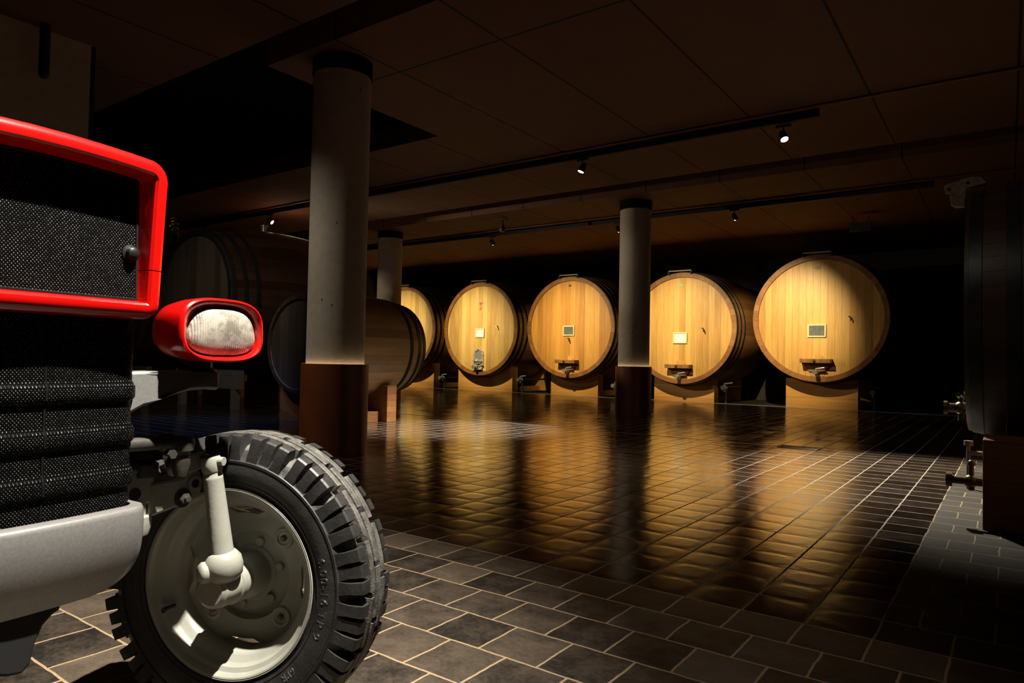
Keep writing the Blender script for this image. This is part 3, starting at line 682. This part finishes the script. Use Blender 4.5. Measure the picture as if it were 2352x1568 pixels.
# lower grille: ribbed sheet wrapped round the corner
def plan(x0,hw,rc,back,n=10,curv=.35):
    """plan curve (x,y,arc) from the right side over the front to the left side"""
    P=[]
    h=[]
    h.append((back,hw+.004)); h.append((x0-curv*hw*hw-rc-.03,hw+.002))
    cx=x0-curv*(hw-rc)**2-rc; cy=hw-rc
    for k in range(n+1):
        a=PI/2*(1-k/n); h.append((cx+rc*math.cos(a)*1.0,cy+rc*math.sin(a)))
    for k in range(1,10):
        y=cy*(1-k/9); h.append((x0-curv*y*y,y))
    full=[(x,y) for x,y in h]+[(x,-y) for x,y in reversed(h[:-1])]
    return full
def off2(P,d):
    out=[]; n=len(P)
    for i,(x,y) in enumerate(P):
        a=Vector(P[max(0,i-1)]); b=Vector(P[min(n-1,i+1)]); t=(b-a).normalized(); out.append((x+t.y*-d*-1 if False else x-t.y*d,y+t.x*d))
    return out
gp=plan(.097,.199,.038,-.12)
zs=[]; prof=[]
def rib(z):
    for zt,zb in ((.938,.893),(.846,.800),(.754,.706)):
        if zb<z<zt:
            q=(zt-z)/(zt-zb); return .007*min(1,q/.28)*(1 if q<.80 else (1-q)/.20)
    return 0
levels=[1.085,1.04,.99,.96]
for zt,zb in ((.938,.893),(.846,.800),(.754,.706)):
    levels+=[zt+.004,zt,zt-.006,zt-.013,zt-.022,(zt+zb)/2-.004,zb+.009,zb+.004,zb,zb-.004]
levels+=[.68,.655]
bm=B(); uv={}
rows=[]
for z in levels:
    d=rib(z)-(.002 if any(abs(z-q)<.0045 for q in (.893-.004,.800-.004,.706-.004)) else 0)
    P=off2(gp,d); s=0; row=[]
    for i,(x,y) in enumerate(P):
        if i: s+=(Vector(gp[i])-Vector(gp[i-1])).length
        v=bm.verts.new((x,y,z)); row.append(v); uv[v]=(s,z+(rib(z)))
    rows.append(row)
uvs={}
for a,b_ in zip(rows,rows[1:]):
    for k in range(len(a)-1): bm.faces.new((a[k],a[k+1],b_[k+1],b_[k]))
bm.verts.index_update(); key={tuple(round(c,5) for c in v.co):q for v,q in uv.items()}
finish(bm,'lower_grille_mesh',M_mesh,T,ang=50,uvf=lambda v:key.get(tuple(round(c,5) for c in v.co),(v.co.y,v.co.z)))
bm=B(); 
for z0,z1 in zip(levels,levels[1:]):
    x0=.0955+rib(z0); x1=.0955+rib(z1)
    vs=[bm.verts.new(c) for c in ((x0+.002,-.0022,z0),(x0+.002,.0022,z0),(x1+.002,.0022,z1),(x1+.002,-.0022,z1))]; bm.faces.new(vs)
    for s in (-1,1):
        vs=[bm.verts.new(c) for c in ((x0+.002,s*.0022,z0),(x0-.006,s*.003,z0),(x1-.006,s*.003,z1),(x1+.002,s*.0022,z1))]; bm.faces.new(vs)
finish(bm,'grille_centre_strip',M_slot,T)
bm=B(); box(bm,-.12,.075,-.172,.172,.655,1.08); finish(bm,'radiator_box',M_black,T,smooth=False)
# bumper
def bump_w(z):
    if z>.575: return .197
    q=(.575-z)/.075; return .197-.072*(1-math.sqrt(max(0,1-q*q)))
bm=B(); rows=[]; zl=[.672,.668,.66,.64,.61,.59,.575,.56,.548,.536,.526,.518,.511,.506,.502,.5]
for layer,(dx,dw) in enumerate(((0,0),(-.028,.012))):
    rr=[]
    for z in zl:
        hw=bump_w(z)-dw; row=[]; rec=3.4*(z-.635)**2 if z>.635 else 2.3*(z-.635)**2
        lip=.004 if z>.671 else 0
        P=plan(.165-rec-lip+dx,hw,.045-dw*.5,.0,8,.45)
        row=[bm.verts.new((x,y,z-(0 if layer==0 else 0))) for x,y in P]; rr.append(row)
    rows.append(rr)
for rr in rows:
    for a,b_ in zip(rr,rr[1:]):
        for k in range(len(a)-1): bm.faces.new((a[k],a[k+1],b_[k+1],b_[k]))
f_,g_=rows
for i in (0,-1):
    a,b_=f_[i],g_[i]
    for k in range(len(a)-1): bm.faces.new((a[k],a[k+1],b_[k+1],b_[k]))
for k in (0,-1):
    for i in range(len(zl)-1): bm.faces.new((f_[i][k],f_[i+1][k],g_[i+1][k],g_[i][k]))
finish(bm,'bumper',M_silver,T,ang=40)
# dark hook under the bumper
bm=B(); out=[(.035,.53),(.035,.488),(.022,.484),(.004,.468),(-.008,.440),(-.016,.402),(-.030,.388),(-.055,.392),(-.075,.40),(-.085,.46),(-.085,.53)]
prism(bm,out,lambda u,v:(.115,u,v),lambda u,v:(.055,u,v)); finish(bm,'tow_hook',M_black,T,smooth=False,bevel=.006)
# headlamp
def sup(x,cy,cz,hw,hh,n=3.0,taper=0,N=56,skew=0):
    P=[]
    for k in range(N):
        a=2*PI*k/N; c,s=math.cos(a),math.sin(a)
        y=hw*math.copysign(abs(c)**(2/n),c); z=hh*math.copysign(abs(s)**(2/n),s)
        y*=1-taper*(z/hh); P.append((x+skew*z,cy+y,cz+z))
    return P
hc=(.372,1.057)
bm=B()
rings=[sup(-.012,.365,1.055,.030,.022,2.2),sup(-.008,.365,1.055,.062,.043,2.4),sup(.012,.367,1.055,.092,.060,2.7),sup(.045,.369,1.056,.108,.070,2.9),sup(.09,.371,1.057,.116,.0755,3.0),sup(.135,.372,1.057,.1175,.077,3.1,0,56,.05),
 sup(.146,.372,1.057,.1155,.0755,3.1,0,56,-.06),sup(.149,.372,1.057,.111,.0715,3.0,0,56,-.06),sup(.146,.3735,1.056,.107,.068,3.0,0,56,-.05),sup(.127,.380,1.055,.097,.060,2.9,.08),sup(.105,.381,1.054,.094,.057,2.8,.10)]
loft(bm,rings,True,False); bm.faces.new([v for v in list(bm.verts)[:56]])
HL=finish(bm,'headlamp',M_red,T,ang=50)
bm=B(); rings=[sup(.03,.384,1.05,.03,.02,2.2),sup(.05,.384,1.05,.07,.04,2.4,.05),sup(.08,.383,1.052,.088,.050,2.5,.08),sup(.106,.382,1.052,.094,.054,2.6,.1)]
loft(bm,rings,True,False); bm.faces.new(list(bm.verts)[:56]); finish(bm,'reflector',M_steel,HL,ang=60)
bm=B(); rings=[sup(.114,.380,1.056,.092,.058,2.7,.15),sup(.131,.380,1.056,.092,.058,2.7,.15),sup(.135,.380,1.056,.088,.054,2.7,.15),sup(.141,.380,1.056,.070,.040,2.6,.13),sup(.1455,.380,1.056,.035,.018,2.2,.1),sup(.146,.380,1.056,.006,.004,2)]
loft(bm,rings,True,True); finish(bm,'lens',M_lens,HL,ang=60)
bm=B()
for y,z in ((.296,1.108),(.455,1.103)): lathe(bm,[(.011,0),(.011,.006),(.006,.007),(0,.005)],(.118,y,z),(1,0,0),16)
finish(bm,'bezel_screw',M_blackpl,HL)
bm=B(); lathe(bm,[(.036,0),(.036,.006),(.026,.010),(.024,.028)],(.075,.363,.957),(0,0,1),28); finish(bm,'lamp_mount',M_blackpl,T)
# lamp arm
out=[(.14,.958),(.393,.958)]; bot=[(.402,.911),(.36,.914),(.321,.912),(.285,.905),(.249,.893),(.22,.879),(.195,.862),(.174,.845),(.14,.82)]
top=[(.14,.958),(.18,.958),(.22,.958),(.262,.959),(.39,.960),(.399,.957),(.402,.95)]
bm=B(); prism(bm,top+bot,lambda u,v:(max(.03,min(.088,.046+(u-.175)*.5)),u+.007,v),lambda u,v:(.005,u+.007,v)); finish(bm,'lamp_arm',M_silver,T,ang=30,bevel=.008)['label']='silver grey curved arm carrying the headlamp'
# front axle
bm=B(); box(bm,-.07,-.015,-.30,.30,.600,.685); box(bm,-.07,.0,.222,.303,.640,.722)
finish(bm,'axle_beam',M_grey,T,smooth=False,bevel=.006)
bm=B(); out=[(.29,.606),(.36,.618),(.415,.628),(.432,.65),(.428,.70),(.40,.712),(.375,.692),(.29,.690)]
prism(bm,out,lambda u,v:(.004,u,v),lambda u,v:(-.07,u,v)); ae=finish(bm,'axle_end',M_grey,T,smooth=False,bevel=.008)
XA=.004
bm=B(); lathe(bm,[(.023,0),(.023,.003),(.014,.003)],(XA,.376,.640),(1,0,0),24,caps=False); lathe(bm,[(.0145,.002),(.0145,.014),(.010,.016),(0,.016)],(XA,.376,.640),(1,0,0),6); lathe(bm,[(.0075,.012),(.0075,.024),(0,.025)],(XA,.376,.640),(1,0,0),16); finish(bm,'axle_bolt',M_greydk,T)
bm=B(); lathe(bm,[(.020,0),(.020,.004),(.011,.005),(.011,.001),(0,.001)],(XA,.408,.672),(1,0,0),24); finish(bm,'eyelet',M_grey,T)
for c,r in (((XA+.001,.408,.672),.0105),((-.0005,.254,.668),.014)):
    bm=B(); lathe(bm,[(r,0),(r,.002),(0,.002)],c,(1,0,0),20); finish(bm,'bolt_hole',M_black,T)
bm=B(); lathe(bm,[(.028,0),(.03,.01),(.03,.03),(.022,.036)],(-.01,.283,.705),(0,0,1),24); lathe(bm,[(.018,.036),(.018,.052)],(-.01,.283,.705),(0,0,1),6); tube(bm,[(-.01,.28,.722),(-.02,.22,.735),(-.02,.10,.755)],[.02,.016,.014],14); finish(bm,'link_joint',M_greydk,T,ang=40)
bm=B(); box(bm,-.05,.0,.225,.285,.585,.66); lathe(bm,[(.024,0),(.03,.02),(.03,.05)],(-.02,.275,.565),(0,0,1),20); finish(bm,'axle_bracket',M_grey,T,smooth=True,bevel=.004)
# tie rod
bm=B(); cyl(bm,(.045,.0,.797),(.040,.295,.788),.0160,n=20); lathe(bm,[(.017,0),(.0215,.006),(.0215,.03),(.017,.036)],(.040,.285,.788),(-.02,1,-.03),20); finish(bm,'tie_rod',M_greydk,T,ang=40)
bm=B(); cyl(bm,(.035,.295,.765),(.065,.300,.762),.006,n=10); lathe(bm,[(.011,0),(.011,.008)],(.063,.300,.762),(1,0,0),6); finish(bm,'clamp_bolt',M_greydk,T)
bm=B(); lathe(bm,[(.020,0),(.022,.01),(.029,.014),(.031,.034),(.027,.044),(.012,.047),(0,.047)],(.038,.343,.752),(.03,0,1),28); lathe(bm,[(.014,-.05),(.022,-.02),(.022,0)],(.038,.343,.752),(0,0,1),20); finish(bm,'ball_joint',M_greydk,T,ang=40)
# steering arm
bm=B(); out=[(.33,.722),(.335,.700),(.37,.698),(.45,.712),(.458,.735),(.43,.748),(.36,.752)]
prism(bm,out,lambda u,v:(.020-.05*(u-.33),u,v),lambda u,v:(.000-.05*(u-.33),u,v)); finish(bm,'steering_arm',M_grey,T,smooth=False,bevel=.005)
# wheel frame
Cw=Vector((0,.58,.3956)); n_=Vector((.2655,-.9640,.0182)).normalized()
e2=(Vector((0,0,1))-n_*n_.z).normalized(); e1=e2.cross(n_).normalized()
WF=(e1,e2,n_)
def W(r,a,s): return Cw+e1*(r*math.cos(a))+e2*(r*math.sin(a))+n_*s
# kingpin, hub
kt=Vector((.036,.428,.742)); kb=Vector((.050,.466,.470))
bm=B(); d=(kt-kb)
lathe(bm,[(.020,-.01),(.031,.0),(.0300,.02),(.0275,.03),(.0240,.215),(.0240,.222),(.0225,.224),(.0225,.240)],kb,d,32)
finish(bm,'kingpin_tube',M_grey,T,ang=40)
bm=B(); lathe(bm,[(.0225,.0),(.0245,.004),(.0245,.034),(.022,.040),(.010,.042),(0,.042)],kb+d.normalized()*.233,d,28); cyl(bm,kb+d.normalized()*.262,kb+d.normalized()*.262+Vector((.034,.012,0)),.011,n=16)
finish(bm,'kingpin_cap',M_grey,T,ang=40)
bm=B(); kc=kb-d.normalized()*.012
lathe(bm,[(0,-.040),(.030,-.038),(.043,-.024),(.047,0),(.044,.020),(.034,.034),(.026,.04),(0,.04)],kc,d,36)
lathe(bm,[(0,-.02),(.02,-.018),(.027,-.006),(.027,.012),(.02,.02)],kc+Vector((-.02,-.035,-.012)),Vector((-.35,-.94,0)),28)
finish(bm,'kingpin_boss',M_grey,T,ang=50)
hc0=W(0,0,0)
bm=B(); lathe(bm,[(0,.152),(.036,.150),(.046,.142),(.050,.12),(.051,.085),(.055,.082),(.056,.06),(.051,.055),(.050,.035),(.060,.02),(.062,-.03)],hc0+Vector((0,0,0)),n_,40,e=WF); finish(bm,'wheel_hub',M_grey,T,ang=35)
# tyre
R0=.3956
side=[(.236,.060),(.241,.070),(.250,.078),(.262,.0835),(.280,.0895),(.296,.0910),(.312,.0895),(.318,.0885),(.3205,.0905),(.3235,.0905),(.326,.087),(.338,.081),(.352,.071),(.362,.060),(.368,.045),(.371,.025),(.372,0)]
prof=side+[(r,-s) for r,s in reversed(side[:-1])]
bm=B(); lathe(bm,prof,Cw,n_,144,e=WF,closed=True)
TY=finish(bm,'tyre',M_rubber,T,ang=28); TY.data.materials.append(M_rubw)
for f in TY.data.polygons:
    if (f.center-Cw-n_*((f.center-Cw).dot(n_))).length>.355: f.material_index=1
def wedge(bm,cs,a0,a1,b0,b1,nseg=2):
    """cs: cross section list (r,s,t) t=0 root 1 top; angle limits taper from root (a) to top (b)"""
    rings=[]
    for k in range(nseg+1):
        q=k/nseg; rings.append([W(r,(a0+(a1-a0)*q) if t==0 else (b0+(b1-b0)*q),s) for r,s,t in cs])
    loft(bm,rings,True,True)
ng=17; G=2*PI/ng
for sgn in (1,-1):
    bm=B()
    for g0 in range(ng):
        a=g0*G+(0 if sgn>0 else G*.33)
        for j in range(3):
            w0=G*.285; st=a+G*(.02+j*.292)
            dep=(0,.003,.0)[j]; rad_=R0-.0045-(.002 if j==1 else 0)
            sh=.082-dep
            cs=[(.3245,sgn*(.088-dep*.5),0),(.352,sgn*(.0875-dep),1),(.372,sgn*(.0855-dep),1),(rad_-.004,sgn*(sh),1),(rad_,sgn*(sh-.005),1),(R0-.0025,sgn*.050,1),(.369,sgn*.046,0),(.345,sgn*.07,0)]
            wedge(bm,cs,st-.002,st+w0-.004,st+.012,st+w0-.016)
    finish(bm,'tread_lugs',M_rubber,TY,smooth=True,ang=20)
bm=B()
for s0,s1,rt0,ph,nn in ((.020,.040,R0-.0015,0,17),(-.012,.012,R0,.5,17),(-.040,-.020,R0-.0015,.25,17)):
    for k in range(nn):
        a0=(k+ph)*2*PI/nn; a1=a0+2*PI/nn-.030
        cs=[(.368,s0-.002,0),(rt0-.002,s0,1),(rt0,s0+.002,1),(rt0,s1-.002,1),(rt0-.002,s1,1),(.368,s1+.002,0)]
        wedge(bm,cs,a0,a1,a0+.006,a1-.006,6)
finish(bm,'tread_ribs',M_rubw,TY,ang=25)
# fine raised rings and sidewall lettering
bm=B()
for r,s in ((.2565,.0815),(.2665,.0855),(.3185,.0895)):
    lathe(bm,[(r-.0007,s-.001),(r-.0003,s+.0012),(r+.0003,s+.0012),(r+.0007,s-.001)],Cw,n_,144,e=WF,closed=True)
finish(bm,'moulding_ring',M_rubber,TY)
def side_s(r):
    for (r0,s0),(r1,s1) in zip(side,side[1:]):
        if r0<=r<=r1: return s0+(s1-s0)*(r-r0)/(r1-r0+1e-9)
    return .09
def lettering(txt,a_mid,r0,size,name,shear=0,spacing=1.1,thin=0.0):
    cu=bpy.data.curves.new('txt','FONT'); cu.body=txt; cu.size=size; cu.space_character=spacing; cu.shear=shear; cu.fill_mode='NONE'; cu.bevel_depth=.00075; cu.bevel_resolution=1; cu.resolution_u=4; cu.align_x='CENTER'; cu.offset=thin
    ob=bpy.data.objects.new('txt',cu); col.objects.link(ob)
    dg=bpy.context.evaluated_depsgraph_get(); dg.update(); me=bpy.data.meshes.new_from_object(ob.evaluated_get(dg))
    bm=B(); bm.from_mesh(me)
    for v in bm.verts:
        u,h,z=v.co; a=a_mid-u/(r0+size*.35); r=r0+h; v.co=W(r,a,side_s(r)+z+.0002)
    bpy.data.objects.remove(ob); bpy.data.meshes.remove(me); bpy.data.curves.remove(cu)
    return finish(bm,name,M_rubtext,TY)
lettering('6.00-16 TP 9',math.radians(-2),.277,.030,'size_lettering',0,1.30)
lettering('6PR',math.radians(-47),.277,.024,'ply_lettering',0,1.2)
lettering('Barum',math.radians(184),.278,.034,'maker_lettering',.25,1.05)
bm=B(); rc=.0125; ac=math.radians(167); 
pts=[]
for k in range(25):
    t_=2*PI*k/24; r=.288+rc*math.sin(t_); pts.append(W(r,ac-rc*math.cos(t_)/.288,side_s(r)+.0008))
tube(bm,pts,.0008,6); finish(bm,'maker_ring',M_rubtext,TY)
lettering('B',ac,.2805,.018,'maker_initial',.25,1)
# rim
rp=[(.2445,.078),(.2465,.0815),(.2445,.0845),(.2405,.083),(.236,.076),(.2335,.068),(.2225,.062),(.2195,.048),(.2150,.042),(.2020,.036),(.1940,.026),(.1900,.012),(.1900,-.025),(.1960,-.04),(.2150,-.05),(.2195,-.06),(.235,-.068),(.2405,-.083),(.2465,-.082)]
rin=[(r+.004,s+.0) for r,s in reversed(rp)]
bm=B(); lathe(bm,rp+rin,Cw,n_,128,e=WF,closed=True); RM=finish(bm,'wheel_rim',M_grey,T,ang=30)
# disc with four flats, dished centre
bm=B(); N=160
def disc_r(a):
    # four crescents cut where the disc leaves the rim
    q=math.cos(4*(a-PI/2)); return .190-.020*max(0,min(1,(q-.25)/.5))
rings=[]
for f,s in ((1,.000),(1,-.006),(.94,-.012),(.86,-.0135)):
    rings.append([W(disc_r(2*PI*k/N)*f,2*PI*k/N,s) for k in range(N)])
for r,s in ((.124,-.014),(.121,-.018),(.119,-.028),(.114,-.031),(.100,-.031),(.078,-.031),(.074,-.027),(.070,-.026),(.03,-.026)):
    rings.append([W(r,2*PI*k/N,s) for k in range(N)])
loft(bm,rings,True,False)
back=[[W(disc_r(2*PI*k/N)*f if f>.5 else f,2*PI*k/N,s) for k in range(N)] for f,s in ((1,0.0),(.999,-.012),(.94,-.018),(.7,-.021),(.31*2,-.040),(.03,-.036))]
loft(bm,back,True,False)
DS=finish(bm,'wheel_disc',M_grey,RM,ang=30)
for k in range(6):
    bm=B(); a=math.radians(15+60*k); lathe(bm,[(.0125,0),(.0125,.006),(.0105,.009),(0,.009)],W(.090,a,-.031),n_,20)
    finish(bm,'hub_stud',M_grey,RM)
for k in range(4):
    bm=B(); bb=B(); a=math.radians(45+90*k)
    lathe(bm,[(.030,-.001),(.027,.004),(.020,.005),(.016,.001),(0,.001)],W(.150,a,-.0125),n_,24); lathe(bb,[(.0085,0),(.0085,.006),(.005,.010),(0,.010)],W(.150,a,-.0115),n_,16)
    finish(bm,'bolt_pad',M_grey,RM); finish(bb,'wheel_bolt',M_bolt,RM)
bm=B(); 
cyl(bm,W(.205,math.radians(205),.045),W(.205,math.radians(205),.085),.006,n=12); cyl(bm,W(.205,math.radians(205),.07),W(.205,math.radians(205),.088),.0075,n=12); finish(bm,'valve_stem',M_greydk,RM)
# mirrored wheel on the far side of the tractor, outside the photograph but part of it
extra=[o for o in T.children if o.name in ('kingpin_tube','kingpin_cap','kingpin_boss','wheel_hub')]
for src in [TY,RM]+extra:
    c=src.copy(); col.objects.link(c); c.parent=T; c.matrix_local=Matrix.Translation((0,-1.16,0))@Matrix.Translation(Cw)@Matrix.Rotation(PI,4,'Z')@Matrix.Translation(-Cw)
    for ch in src.children:
        if 'letter' in ch.name or 'maker' in ch.name: continue
        k=ch.copy(); col.objects.link(k); k.parent=c
